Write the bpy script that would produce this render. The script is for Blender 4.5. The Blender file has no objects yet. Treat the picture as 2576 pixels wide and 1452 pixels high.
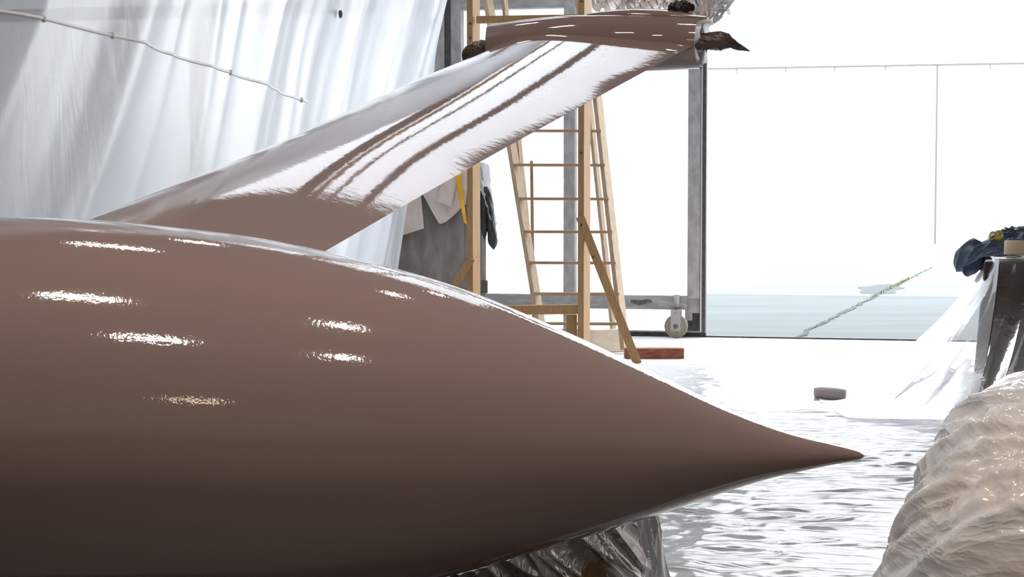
import bpy, bmesh, math, random
import numpy as np
from mathutils import Vector, Matrix

random.seed(7)
C = bpy.context.scene.collection
# ------------------------------------------------------------------ camera
FPX, CX, CY = 4128.0, 1288.0, 726.0
CAMZ, PITCH = 1.12, math.atan(213.0 / 4128.0)
cam_d = bpy.data.cameras.new('camera'); cam_d.sensor_width = 36.0
cam_d.lens = 36.0 * FPX / 2576.0; cam_d.clip_end = 500
cam = bpy.data.objects.new('camera', cam_d); C.objects.link(cam)
cam.location = (0, 0, CAMZ); cam.rotation_euler = (math.pi / 2 - PITCH, 0, 0)
bpy.context.scene.camera = cam
# ------------------------------------------------------------------ overcast sky
w = bpy.data.worlds.new('overcast_sky'); bpy.context.scene.world = w; w.use_nodes = True
bg = w.node_tree.nodes['Background']
bg.inputs[0].default_value = (0.93, 0.965, 1.0, 1); bg.inputs[1].default_value = 7.4
# ------------------------------------------------------------------ exposure
vs = bpy.context.scene.view_settings
vs.view_transform = 'Standard'; vs.look = 'None'; vs.gamma = 1.0; vs.exposure = 0.0
vs.use_curve_mapping = False
LAMP_POWER = 285.0


# ------------------------------------------------------------------ geometry helpers
def ray(px, py):
    x, y = (px - CX) / FPX, (CY - py) / FPX
    return Vector((x, math.cos(PITCH) + y * math.sin(PITCH), -math.sin(PITCH) + y * math.cos(PITCH)))

def at(px, py, d):
    r = ray(px, py); return Vector((0, 0, CAMZ)) + r * (d / r.y)

def ground(px, py, z=0.0):
    r = ray(px, py); return Vector((0, 0, CAMZ)) + r * ((z - CAMZ) / r.z)

def pchip(xs, ys, x):
    xs, ys = np.array(xs, float), np.array(ys, float)
    h = np.diff(xs); dl = np.diff(ys) / h
    m = np.zeros_like(ys); m[0], m[-1] = dl[0], dl[-1]
    for i in range(1, len(xs) - 1):
        if dl[i - 1] * dl[i] > 0:
            w1, w2 = 2 * h[i] + h[i - 1], h[i] + 2 * h[i - 1]
            m[i] = (w1 + w2) / (w1 / dl[i - 1] + w2 / dl[i])
    x = np.asarray(x, float)
    i = np.clip(np.searchsorted(xs, x) - 1, 0, len(h) - 1)
    t = (x - xs[i]) / h[i]
    return ((2*t**3 - 3*t**2 + 1) * ys[i] + (t**3 - 2*t**2 + t) * h[i] * m[i]
            + (-2*t**3 + 3*t**2) * ys[i+1] + (t**3 - t**2) * h[i] * m[i+1])

_perm = {}
def perlin(x, y, seed=0):
    if seed not in _perm:
        r = np.random.RandomState(seed); a = r.rand(256, 256) * 2 * np.pi
        _perm[seed] = (np.cos(a), np.sin(a))
    gx, gy = _perm[seed]
    x, y = np.asarray(x, float), np.asarray(y, float)
    xi, yi = np.floor(x).astype(int), np.floor(y).astype(int)
    xf, yf = x - xi, y - yi
    u, v = xf**3*(xf*(xf*6-15)+10), yf**3*(yf*(yf*6-15)+10)
    def g(i, j, dx, dy):
        return gx[i % 256, j % 256] * dx + gy[i % 256, j % 256] * dy
    n00, n10 = g(xi, yi, xf, yf), g(xi+1, yi, xf-1, yf)
    n01, n11 = g(xi, yi+1, xf, yf-1), g(xi+1, yi+1, xf-1, yf-1)
    return (n00*(1-u)+n10*u)*(1-v) + (n01*(1-u)+n11*u)*v

def fbm(x, y, o=4, seed=0):
    s, a = 0, 1.0
    for k in range(o):
        s = s + a * perlin(x * 2**k, y * 2**k, seed + k); a *= 0.5
    return s

def ridged(x, y, o=3, seed=0):
    s, a = 0, 1.0
    for k in range(o):
        s = s + a * (1 - np.abs(perlin(x * 2**k + 7.3*k, y * 2**k, seed + k)) * 2.2)**2; a *= 0.5
    return s

def obj(name, verts, faces, mt, parent=None, smooth=False):
    me = bpy.data.meshes.new(name)
    me.from_pydata([tuple(v) for v in verts], [], [tuple(f) for f in faces]); me.update()
    if mt is not None: me.materials.append(mt)
    if smooth: me.polygons.foreach_set('use_smooth', [True] * len(me.polygons))
    o = bpy.data.objects.new(name, me); C.objects.link(o)
    if parent is not None:
        o.parent = parent; o.matrix_parent_inverse = parent.matrix_basis.inverted()
    return o

def obj_bm(name, bm, mt, parent=None, smooth=False):
    me = bpy.data.meshes.new(name); bm.to_mesh(me); bm.free()
    if mt is not None: me.materials.append(mt)
    if smooth: me.polygons.foreach_set('use_smooth', [True] * len(me.polygons))
    o = bpy.data.objects.new(name, me); C.objects.link(o)
    if parent is not None:
        o.parent = parent; o.matrix_parent_inverse = parent.matrix_basis.inverted()
    return o

def grid(name, P, mt, parent=None, smooth=True, closed_u=False, closed_v=False, thick=0):
    """P: array nu x nv x 3"""
    P = np.asarray(P, float); nu, nv = P.shape[:2]
    f = []
    for i in range(nu if closed_u else nu - 1):
        for j in range(nv if closed_v else nv - 1):
            a, b = i, (i + 1) % nu; c, d = j, (j + 1) % nv
            f.append((a*nv+c, b*nv+c, b*nv+d, a*nv+d))
    o = obj(name, P.reshape(-1, 3), f, mt, parent, smooth)
    if thick:
        m = o.modifiers.new('thickness', 'SOLIDIFY'); m.thickness = thick; m.offset = 0
    return o

def bevel_box(bm, size, mtx, bev=0.004):
    r = bmesh.ops.create_cube(bm, size=1.0)
    bmesh.ops.scale(bm, vec=size, verts=r['verts'])
    if bev:
        es = list({e for v in r['verts'] for e in v.link_edges})
        g = bmesh.ops.bevel(bm, geom=es, offset=bev, segments=2, affect='EDGES', profile=0.7)
        vs_ = list({v for f in g['faces'] for v in f.verts} | {v for v in r['verts'] if v.is_valid})
    else:
        vs_ = r['verts']
    bmesh.ops.transform(bm, matrix=mtx, verts=vs_)

def box(name, size, loc, mt, parent=None, rotz=0.0, bev=0.004, rot=None):
    bm = bmesh.new()
    R = rot.to_4x4() if rot is not None else Matrix.Rotation(rotz, 4, 'Z')
    bevel_box(bm, size, Matrix.Translation(Vector(loc)) @ R, bev)
    return obj_bm(name, bm, mt, parent)

def beam(name, p0, p1, wd, ht, mt, parent=None, side=None, bev=0.003):
    """bar from p0 to p1; wd along `side` (a direction), ht across"""
    p0, p1 = Vector(p0), Vector(p1); ax = (p1 - p0).normalized()
    s = Vector(side if side is not None else (1, 0, 0)); s = (s - ax * s.dot(ax)).normalized()
    t = ax.cross(s)
    M = Matrix((s, t, ax)).transposed()
    return box(name, (wd, ht, (p1 - p0).length), (p0 + p1) / 2, mt, parent, bev=bev, rot=M)

def lathe(name, prof, mt, parent=None, n=32, axis=(0, 0, 1), loc=(0, 0, 0), smooth=True):
    """prof: list of (r, h) revolved around axis"""
    q = Vector((0, 0, 1)).rotation_difference(Vector(axis)); loc = Vector(loc)
    P = np.zeros((len(prof), n, 3))
    for i, (r, h) in enumerate(prof):
        for j in range(n):
            a = 2 * math.pi * j / n
            P[i, j] = loc + q @ Vector((r * math.cos(a), r * math.sin(a), h))
    o = grid(name, P, mt, parent, smooth, closed_v=True)
    return o

def tube(name, pts, rad, mt, parent=None, n=10, smooth=True, cap=True):
    pts = [Vector(p) for p in pts]; m = len(pts)
    rr = rad if hasattr(rad, '__len__') else [rad] * m
    P = []; prev = None
    for i, p in enumerate(pts):
        t = (pts[min(i+1, m-1)] - pts[max(i-1, 0)]).normalized()
        if prev is None:
            prev = t.orthogonal().normalized()
        s = (prev - t * prev.dot(t)).normalized(); prev = s; b = t.cross(s)
        P.append([p + (s * math.cos(2*math.pi*j/n) + b * math.sin(2*math.pi*j/n)) * rr[i] for j in range(n)])
    v = [x for r in P for x in r]; f = []
    for i in range(m - 1):
        for j in range(n):
            k = (j + 1) % n
            f.append((i*n+j, i*n+k, (i+1)*n+k, (i+1)*n+j))
    if cap:
        f.append(tuple(range(n))[::-1]); f.append(tuple((m-1)*n + j for j in range(n)))
    return obj(name, v, f, mt, parent, smooth)

def resample(pts, n):
    """smooth resample of a polyline to n points"""
    pts = np.array([list(p) for p in pts], float)
    s = np.concatenate([[0], np.cumsum(np.linalg.norm(np.diff(pts, axis=0), axis=1))])
    t = np.linspace(0, s[-1], n)
    return np.stack([pchip(s, pts[:, k], t) for k in range(3)], 1)

def drape(name, top, bot, nu, nv, mt, parent=None, disp=None, zpow=1.0, hpow=1.0, thick=0, smooth=True):
    """cloth between a top line and a bottom line; disp(u, v) -> offset along the surface normal"""
    T, B = resample(top, nu), resample(bot, nu)
    v = np.linspace(0, 1, nv)
    P = np.zeros((nu, nv, 3))
    wv, zv = v**hpow, 1 - (1 - v)**zpow
    for k in range(2):
        P[:, :, k] = T[:, k:k+1] + (B - T)[:, k:k+1] * wv[None]
    P[:, :, 2] = T[:, 2:3] + (B - T)[:, 2:3] * zv[None]
    if disp is not None:
        U, V = np.meshgrid(np.linspace(0, 1, nu), v, indexing='ij')
        N = np.cross(np.gradient(P, axis=0), np.gradient(P, axis=1))
        N /= np.linalg.norm(N, axis=2, keepdims=True) + 1e-9
        if N[..., 1].mean() > 0: N = -N
        P = P + N * disp(U, V)[..., None]
    return grid(name, P, mt, parent, smooth, thick=thick)

# ------------------------------------------------------------------ tagging helpers
def thing(name, label, cat, loc=(0, 0, 0), rotz=0.0, group=None):
    o = bpy.data.objects.new(name, None); C.objects.link(o)
    o.location = loc; o.rotation_euler = (0, 0, rotz); o.empty_display_size = 0.1
    o['label'] = label; o['category'] = cat
    if group: o['group'] = group
    bpy.context.view_layer.update()
    return o

def tag(o, label, cat, group=None):
    o['label'] = label; o['category'] = cat
    if group: o['group'] = group
    return o

def struct(o, label=None, cat=None):
    o['kind'] = 'structure'
    if label: o['label'] = label
    if cat: o['category'] = cat
    return o

# ------------------------------------------------------------------ materials
def mat(name, col, rough=0.5, metal=0.0, spec=0.5, coat=0.0, var=None, vscale=5.0, stretch=(1, 1, 1),
        bump=0.0, bscale=40.0, bdist=0.01, bstretch=None, detail=4, ior=1.5, contrast=(0.35, 0.65)):
    m = bpy.data.materials.new(name); m.use_nodes = True
    nt = m.node_tree; p = nt.nodes['Principled BSDF']
    if coat: p.inputs['Coat IOR'].default_value = 1.8
    p.inputs['Base Color'].default_value = (*col, 1); p.inputs['Roughness'].default_value = rough
    p.inputs['Metallic'].default_value = metal; p.inputs['Specular IOR Level'].default_value = spec
    p.inputs['IOR'].default_value = ior
    p.inputs['Coat Weight'].default_value = coat; p.inputs['Coat Roughness'].default_value = 0.03
    tc = nt.nodes.new('ShaderNodeTexCoord')
    if var is not None:
        mp = nt.nodes.new('ShaderNodeMapping'); mp.inputs['Scale'].default_value = stretch
        nt.links.new(tc.outputs['Object'], mp.inputs[0])
        nz = nt.nodes.new('ShaderNodeTexNoise'); nz.inputs['Scale'].default_value = vscale
        nz.inputs['Detail'].default_value = detail
        nt.links.new(mp.outputs[0], nz.inputs['Vector'])
        cr = nt.nodes.new('ShaderNodeValToRGB')
        cr.color_ramp.elements[0].position, cr.color_ramp.elements[1].position = contrast
        cr.color_ramp.elements[0].color = (*col, 1); cr.color_ramp.elements[1].color = (*var, 1)
        nt.links.new(nz.outputs[0], cr.inputs[0]); nt.links.new(cr.outputs[0], p.inputs['Base Color'])
    if bump:
        mp = nt.nodes.new('ShaderNodeMapping'); mp.inputs['Scale'].default_value = bstretch or stretch
        nt.links.new(tc.outputs['Object'], mp.inputs[0])
        nz = nt.nodes.new('ShaderNodeTexNoise'); nz.inputs['Scale'].default_value = bscale
        nz.inputs['Detail'].default_value = detail
        nt.links.new(mp.outputs[0], nz.inputs['Vector'])
        b = nt.nodes.new('ShaderNodeBump'); b.inputs['Strength'].default_value = bump
        b.inputs['Distance'].default_value = bdist
        nt.links.new(nz.outputs[0], b.inputs['Height']); nt.links.new(b.outputs[0], p.inputs['Normal'])
        if coat: nt.links.new(b.outputs[0], p.inputs['Coat Normal'])
    return m

def film(name, col=(0.9, 0.92, 0.95), clear=0.6, trans=0.5, rough=0.15, gloss=0.3, bump=0.3, bscale=30.0,
         bdist=0.01, stretch=(1, 1, 1), ridge=False, var=None, vscale=3.0, fmul=0.9):
    """thin plastic film: part see-through, part milky, with a shiny skin"""
    m = bpy.data.materials.new(name); m.use_nodes = True
    nt = m.node_tree; nt.nodes.clear(); N = nt.nodes.new; L = nt.links.new
    out = N('ShaderNodeOutputMaterial')
    tc = N('ShaderNodeTexCoord'); mp = N('ShaderNodeMapping'); mp.inputs['Scale'].default_value = stretch
    L(tc.outputs['Object'], mp.inputs[0])
    nz = N('ShaderNodeTexNoise'); nz.inputs['Scale'].default_value = bscale; nz.inputs['Detail'].default_value = 3
    nz.inputs['Distortion'].default_value = 1.2
    if ridge:
        nz.noise_type = 'RIDGED_MULTIFRACTAL'; nz.inputs['Detail'].default_value = 4; nz.inputs['Distortion'].default_value = 0.6
        nz.inputs['Offset'].default_value = 0.9; nz.inputs['Gain'].default_value = 2.0
    L(mp.outputs[0], nz.inputs['Vector'])
    b = N('ShaderNodeBump'); b.inputs['Strength'].default_value = bump; b.inputs['Distance'].default_value = bdist
    L(nz.outputs[0], b.inputs['Height'])
    df = N('ShaderNodeBsdfDiffuse'); df.inputs[0].default_value = (*col, 1); L(b.outputs[0], df.inputs['Normal'])
    tl = N('ShaderNodeBsdfTranslucent'); tl.inputs[0].default_value = (*col, 1); L(b.outputs[0], tl.inputs['Normal'])
    if var is not None:
        n2 = N('ShaderNodeTexNoise'); n2.inputs['Scale'].default_value = vscale; n2.inputs['Detail'].default_value = 3
        L(tc.outputs['Object'], n2.inputs['Vector'])
        cr = N('ShaderNodeValToRGB'); cr.color_ramp.elements[0].position, cr.color_ramp.elements[1].position = 0.42, 0.62
        cr.color_ramp.elements[0].color = (*col, 1); cr.color_ramp.elements[1].color = (*var, 1)
        L(n2.outputs[0], cr.inputs[0]); L(cr.outputs[0], df.inputs[0]); L(cr.outputs[0], tl.inputs[0])
    tr = N('ShaderNodeBsdfTransparent'); tr.inputs[0].default_value = (0.97, 0.98, 1, 1)
    gl = N('ShaderNodeBsdfGlossy'); gl.inputs['Roughness'].default_value = rough; L(b.outputs[0], gl.inputs['Normal'])
    m1 = N('ShaderNodeMixShader'); m1.inputs[0].default_value = trans
    L(df.outputs[0], m1.inputs[1]); L(tl.outputs[0], m1.inputs[2])
    m2 = N('ShaderNodeMixShader'); m2.inputs[0].default_value = clear
    L(m1.outputs[0], m2.inputs[1]); L(tr.outputs[0], m2.inputs[2])
    fr = N('ShaderNodeFresnel'); fr.inputs[0].default_value = 1.5; L(b.outputs[0], fr.inputs['Normal'])
    ml = N('ShaderNodeMath'); ml.operation = 'MULTIPLY_ADD'; ml.inputs[1].default_value = fmul
    ml.inputs[2].default_value = gloss * 0.15; ml.use_clamp = True
    L(fr.outputs[0], ml.inputs[0])
    m3 = N('ShaderNodeMixShader'); L(ml.outputs[0], m3.inputs[0]); L(m2.outputs[0], m3.inputs[1]); L(gl.outputs[0], m3.inputs[2])
    L(m3.outputs[0], out.inputs[0])
    return m

def emit(name, col, s):
    m = bpy.data.materials.new(name); m.use_nodes = True; nt = m.node_tree; nt.nodes.clear()
    e = nt.nodes.new('ShaderNodeEmission'); e.inputs[0].default_value = (*col, 1); e.inputs[1].default_value = s
    o = nt.nodes.new('ShaderNodeOutputMaterial'); nt.links.new(e.outputs[0], o.inputs[0]); return m

M = {}
M['paint'] = mat('brown_gloss_paint', (0.290, 0.207, 0.190), 0.05, coat=1.0, spec=0.5, bump=0.06, bscale=120, bdist=0.004, detail=2)
M['paint_fin'] = mat('brown_gloss_paint_smooth', (0.290, 0.207, 0.190), 0.04, coat=1.0, spec=0.5, bump=0.045, bscale=34, bdist=0.004, detail=6)
M['primer'] = mat('white_primer', (0.85, 0.86, 0.88), 0.5)
M['steel'] = mat('galvanised_steel', (0.30, 0.29, 0.29), 0.55, 0.15, var=(0.42, 0.41, 0.41), vscale=9, stretch=(2, 2, 1), bump=0.05, bscale=60)
M['steel_stain'] = mat('galvanised_steel_stained', (0.29, 0.28, 0.28), 0.55, 0.15, var=(0.41, 0.40, 0.40), vscale=7, stretch=(1, 1, 4), bump=0.05, bscale=60)
M['stain'] = mat('black_oil_stain', (0.05, 0.05, 0.055), 0.6, var=(0.12, 0.12, 0.125), vscale=30)
M['rubber'] = mat('dark_rubber', (0.045, 0.045, 0.05), 0.55, var=(0.08, 0.08, 0.085), vscale=25)
M['alu'] = mat('bare_aluminium', (0.62, 0.62, 0.63), 0.4, 0.4)
M['bracket'] = mat('pale_zinc_bracket', (0.40, 0.37, 0.38), 0.45, 0.1)
M['nylon'] = mat('cream_nylon_wheel', (0.25, 0.22, 0.165), 0.5, var=(0.30, 0.27, 0.21), vscale=14)
M['bolt'] = mat('dark_steel_bolt', (0.15, 0.15, 0.14), 0.35, 0.7)
M['wood'] = mat('pine_wood', (0.34, 0.19, 0.075), 0.6, var=(0.42, 0.25, 0.11), vscale=6, stretch=(14, 14, 1.2), bump=0.08, bscale=30)
M['wood_pale'] = mat('weathered_pine_wood', (0.40, 0.29, 0.19), 0.65, var=(0.50, 0.39, 0.27), vscale=6, stretch=(14, 14, 1.2), bump=0.08, bscale=30)
M['wood_rung'] = mat('pine_rung_wood', (0.33, 0.21, 0.12), 0.6, var=(0.42, 0.29, 0.18), vscale=6, stretch=(1.2, 14, 14))
M['knot'] = mat('dark_wood_knot', (0.09, 0.05, 0.025), 0.6)
M['plywood'] = mat('pale_plywood', (0.72, 0.64, 0.50), 0.65, var=(0.80, 0.74, 0.62), vscale=5, stretch=(3, 3, 12))
M['redwood'] = mat('red_stained_wood', (0.20, 0.055, 0.030), 0.55, var=(0.33, 0.12, 0.06), vscale=10, stretch=(1.5, 6, 6), bump=0.1)
M['board'] = mat('stained_grey_board', (0.17, 0.155, 0.14), 0.7, var=(0.29, 0.275, 0.27), vscale=4.5, stretch=(2.5, 2.5, 0.8), bump=0.05)
M['paper'] = mat('pinkish_masking_paper', (0.66, 0.57, 0.53), 0.7, var=(0.74, 0.66, 0.62), vscale=8, bump=0.2, bscale=18)
M['strap'] = mat('yellow_webbing', (0.80, 0.42, 0.015), 0.6, var=(0.86, 0.52, 0.04), vscale=12)
M['jacket'] = mat('grey_jacket_cloth', (0.42, 0.42, 0.46), 0.85, var=(0.50, 0.50, 0.54), vscale=12)
M['lining'] = mat('charcoal_rubbery_lining', (0.035, 0.034, 0.038), 0.42)
M['navy'] = mat('navy_nylon_cloth', (0.05, 0.08, 0.14), 0.5, var=(0.075, 0.115, 0.185), vscale=14, bump=0.06, bscale=300)
M['cord'] = mat('yellow_drawcord', (0.55, 0.42, 0.07), 0.7, bump=0.4, bscale=250)
M['tape'] = mat('beige_tape_roll', (0.55, 0.42, 0.28), 0.6)
M['tape_core'] = mat('white_tape_edge', (0.8, 0.78, 0.75), 0.6)
M['crate'] = mat('dark_brown_crate', (0.030, 0.020, 0.016), 0.55, var=(0.075, 0.040, 0.026), vscale=6, stretch=(2, 2, 1))
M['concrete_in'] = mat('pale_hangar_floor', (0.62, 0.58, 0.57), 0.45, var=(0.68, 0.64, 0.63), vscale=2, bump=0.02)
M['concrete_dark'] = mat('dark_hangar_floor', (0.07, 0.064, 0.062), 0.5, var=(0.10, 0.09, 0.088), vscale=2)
M['wall'] = mat('dull_hangar_wall', (0.22, 0.20, 0.19), 0.8, var=(0.27, 0.25, 0.24), vscale=1.5)
M['wainscot'] = mat('pale_wall_sheeting', (0.34, 0.33, 0.325), 0.7, var=(0.40, 0.39, 0.385), vscale=1.5)
M['ceil'] = mat('dark_hangar_ceiling', (0.20, 0.18, 0.17), 0.8)
M['streak_bar'] = mat('dark_streak_bar', (0.10, 0.085, 0.08), 0.6)
M['white_wall'] = mat('white_metal_cladding', (0.84, 0.85, 0.86), 0.5)
M['joint'] = mat('grey_cladding_joint', (0.11, 0.11, 0.11), 0.6)
M['weed'] = mat('green_weeds', (0.115, 0.145, 0.07), 0.9, spec=0.1)
M['crack_patch'] = mat('grey_patched_concrete', (0.068, 0.078, 0.084), 0.9, spec=0.1)
M['crack'] = mat('dark_joint_filler', (0.052, 0.060, 0.063), 0.9, spec=0.1)
M['brownwrap'] = mat('brown_wrapping_plastic', (0.055, 0.035, 0.028), 0.28, var=(0.14, 0.095, 0.075), vscale=16, bump=0.5, bscale=22, bdist=0.01)
M['blackwrap'] = mat('black_wrapping_plastic', (0.02, 0.018, 0.018), 0.3, bump=0.5, bscale=22, bdist=0.01)
M['bluetape'] = mat('blue_masking_tape', (0.05, 0.13, 0.42), 0.5)
M['cyantape'] = mat('light_blue_tape', (0.30, 0.66, 0.80), 0.5)
M['housing'] = mat('lamp_housing', (0.25, 0.25, 0.25), 0.5)
M['peach'] = mat('peach_padding', (0.70, 0.48, 0.34), 0.8, var=(0.78, 0.64, 0.56), vscale=3.5)
M['cardboard'] = mat('brown_cardboard', (0.46, 0.41, 0.39), 0.7)
M['lampglow'] = emit('warm_lamp_glow', (1.0, 0.90, 0.78), LAMP_POWER)
M['lampglow_strong'] = emit('warm_lamp_glow_strong', (1.0, 0.90, 0.78), LAMP_POWER * 1.9)
M['lampglow_dim'] = emit('warm_lamp_glow_dim', (1.0, 0.90, 0.78), LAMP_POWER * 0.22)
M['added_glow'] = emit('warm_added_glow', (1.0, 0.80, 0.56), 7.0)
M['curtain'] = film('white_plastic_sheeting', (0.645, 0.67, 0.725), clear=0.08, trans=0.42, rough=0.3, gloss=0.3, bump=0.08, bscale=5, bdist=0.02, stretch=(2, 2, 0.5))
M['floorfilm'] = film('floor_plastic_film', (0.52, 0.53, 0.555), clear=0.2, trans=0.2, rough=0.15, gloss=0.3, bump=0.34, bscale=2.2, bdist=0.02, stretch=(0.6, 1.8, 1), ridge=True, fmul=0.42)
M['floorfilm_milky'] = film('milky_floor_film', (0.80, 0.81, 0.83), clear=0.12, trans=0.25, rough=0.2, gloss=0.3, bump=0.25, bscale=3, bdist=0.02, stretch=(0.6, 1.8, 1), ridge=True, fmul=0.5)
M['clearfilm'] = film('clear_plastic_film', (0.92, 0.94, 0.97), clear=0.60, trans=0.6, rough=0.35, gloss=0.0, bump=0.1, bscale=9, bdist=0.02)
M['clingfilm'] = film('cling_plastic_film', (0.92, 0.94, 0.97), clear=0.93, trans=0.6, rough=0.2, gloss=0.1, bump=0.3, bscale=9, bdist=0.02)
M['heapfilm'] = film('crinkled_plastic_film', (0.95, 0.935, 0.96), clear=0.04, trans=0.10, rough=0.12, gloss=0.6, bump=0.42, bscale=3.5, bdist=0.02, stretch=(1, 1, 2.0), ridge=True, var=(0.93, 0.84, 0.80), vscale=4.5, fmul=0.6)
M['silverfilm'] = film('shiny_plastic_film', (0.85, 0.80, 0.79), clear=0.14, trans=0.3, rough=0.1, gloss=1.4, bump=0.35, bscale=4, bdist=0.02, stretch=(2.0, 1, 0.8), ridge=True)
M['frostfilm'] = film('frosted_plastic_sheet', (0.75, 0.72, 0.72), clear=0.25, trans=0.6, rough=0.35, gloss=0.3, bump=0.3, bscale=60, bdist=0.004)
M['pinkfilm'] = film('pinkish_plastic_wrap', (0.97, 0.86, 0.84), clear=0.12, trans=0.85, rough=0.4, gloss=0.0, bump=0.3, bscale=18, bdist=0.015)
M['whitefilm'] = film('white_plastic_wrap', (0.96, 0.97, 0.98), clear=0.25, trans=0.85, rough=0.4, gloss=0.0, bump=0.3, bscale=18, bdist=0.015)
M['panel'] = film('translucent_door_panel', (0.93, 0.96, 0.98), clear=0.0, trans=0.85, rough=0.4, gloss=0.0, bump=0.0)
M['added_skylight'] = film('added_roof_sheet', (0.95, 0.97, 1.0), clear=0.90, trans=0.95, rough=0.4, gloss=0.0, bump=0.0)

# asphalt / concrete apron outside
def apron_mat():
    m = mat('wet_grey_concrete_apron', (0.063, 0.074, 0.078), 0.7, var=(0.081, 0.093, 0.097), vscale=1.2, stretch=(0.25, 1.2, 1), bump=0.1, bscale=45, bdist=0.01, spec=0.10)
    return m
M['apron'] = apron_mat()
M['apron_fade_mid'] = mat('concrete_fade_mid', (0.085, 0.094, 0.098), 0.7, var=(0.105, 0.115, 0.12), vscale=0.9, stretch=(0.25, 1.2, 1), spec=0.15)  # this and the next: glare of the far apron put into the colour
M['apron_fade_far'] = mat('concrete_fade_far', (0.13, 0.135, 0.14), 0.6, var=(0.16, 0.165, 0.17), vscale=0.9, stretch=(0.25, 1.2, 1), spec=0.25)

# ================================================================== SETTING
# door line: the hangar front runs 12 degrees off the image plane
DANG = math.radians(-12.3)
D0 = ground(1770, 849)
E = Vector((math.cos(DANG), math.sin(DANG), 0)); NRM = Vector((-math.sin(DANG), math.cos(DANG), 0))
def on_door(px, py, off=0.0):
    """local (u, z) on the door plane (shifted `off` outwards) seen at a pixel"""
    r = ray(px, py); o = D0 + NRM * off
    t = (o - Vector((0, 0, CAMZ))).dot(NRM) / r.dot(NRM)
    p = Vector((0, 0, CAMZ)) + r * t
    return (p - D0).dot(E), p.z
def dpt(u, y, z):
    return D0 + E * u + NRM * y + Vector((0, 0, z))

HX0, HX1, HY0, HZ = -6.5, 9.0, -7.0, 5.6
YF_L = D0.y - (HX0 - D0.x) * math.tan(-DANG); YF_R = D0.y - (HX1 - D0.x) * math.tan(-DANG)
YF_L = D0.y + (HX0 - D0.x) * math.tan(DANG); YF_R = D0.y + (HX1 - D0.x) * math.tan(DANG)
# floor slab follows the slanted hangar front
def slab(name, pts, z0, z1, mt):
    n = len(pts)
    v = [(x, y, z0) for x, y in pts] + [(x, y, z1) for x, y in pts]
    f = [tuple(range(n))[::-1], tuple(range(n, 2*n))] + [(i, (i+1) % n, n+(i+1) % n, n+i) for i in range(n)]
    return obj(name, v, f, mt)
foot = [(HX0, HY0), (HX1, HY0), (HX1, YF_R), (HX0, YF_L)]
YP = 10.2
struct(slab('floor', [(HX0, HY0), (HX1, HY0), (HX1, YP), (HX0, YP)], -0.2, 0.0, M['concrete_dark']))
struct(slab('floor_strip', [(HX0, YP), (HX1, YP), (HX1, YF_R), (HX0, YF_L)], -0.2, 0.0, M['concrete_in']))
# apron outside
apron = struct(slab('apron', [(-60, YF_L + (-60 - HX0) * math.tan(DANG) + .02), (80, YF_R + (80 - HX1) * math.tan(DANG) + .02), (80, 120), (-60, 120)], -0.25, -0.035, M['apron']))
def fade_step(px, py, mt, dz):  # lighter slab step; fade to white with distance is painted in
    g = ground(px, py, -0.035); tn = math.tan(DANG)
    o = slab('fade_slab', [(-60, g.y + (-60 - g.x)*tn), (60, max(g.y + (60 - g.x)*tn, 6.0)), (60, 120), (-60, 120)], -0.2, -0.035 + dz, M[mt]); o.parent = apron
fade_step(2100, 744, 'apron_fade_mid', 0.001); fade_step(2100, 716, 'apron_fade_far', 0.002)
# threshold rail
thr = beam('threshold_rail', dpt(-9, 0.03, -0.012), dpt(8.5, 0.03, -0.012), 0.05, 0.03, M['rubber'], side=(0, 0, 1), bev=0)
thr.name = 'trim_1'; struct(thr)
struct(box('wall_back', (HX1 - HX0 + .4, 0.2, HZ), ((HX0+HX1)/2, HY0 - 0.1, HZ/2), M['wall'], bev=0))
struct(slab('wall_left', [(HX0 - .2, HY0), (HX0, HY0), (HX0, YF_L), (HX0 - .2, YF_L)], 0, HZ, M['wall']))
struct(slab('wall_right', [(HX1, HY0), (HX1 + .2, HY0), (HX1 + .2, YF_R), (HX1, YF_R)], 0, HZ, M['wall']))
struct(box('wall_back_lining', (HX1 - HX0 - .1, 0.02, 3.0), ((HX0+HX1)/2, HY0 + 0.02, 1.9), M['wainscot'], bev=0))
struct(box('wall_right_lining', (0.02, YF_R - HY0 - .4, 3.0), (HX1 - 0.02, (HY0+YF_R)/2, 1.9), M['wainscot'], bev=0))
# roof: opaque at the back; translucent front sheets added for white fin reflections
YS, SX0, SX1 = 9.97, -2.2, 2.4
def yfr(x): return D0.y + (x - D0.x) * math.tan(DANG) + .2
struct(slab('ceiling', [(HX0 - .2, HY0 - .2), (HX1 + .2, HY0 - .2), (HX1 + .2, yfr(HX1)), (SX1, yfr(SX1)), (SX1, YS), (SX0, YS), (SX0, yfr(SX0)), (HX0 - .2, yfr(HX0))], HZ, HZ + 0.15, M['ceil']))
sky_root = slab('ceiling_added_skylight', [(SX0, YS), (SX1, YS), (SX1, yfr(SX1)), (SX0, yfr(SX0))], HZ + 0.13, HZ + 0.135, M['added_skylight'])
struct(sky_root)
for xx, ww, mm in ((-0.02, 0.17, 'streak_bar'), (0.13, 0.06, 'wood'), (0.33, 0.03, 'streak_bar'), (0.72, 0.09, 'streak_bar')):  # added bars, placed to mirror as dark and orange streaks on the fin
    b = box('added_rafter', (ww, yfr(xx) - YS, 0.12), (xx, (YS + yfr(xx)) / 2, HZ + 0.06), M[mm], bev=0)
    b.parent = sky_root
hd = beam('wall_front', dpt((HX0 - D0.x) / math.cos(DANG), 0.05, 5.42), dpt((HX1 - D0.x) / math.cos(DANG), 0.05, 5.42), 0.36, 0.16, M['steel'], side=(0, 0, 1), bev=0)
struct(hd)

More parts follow.
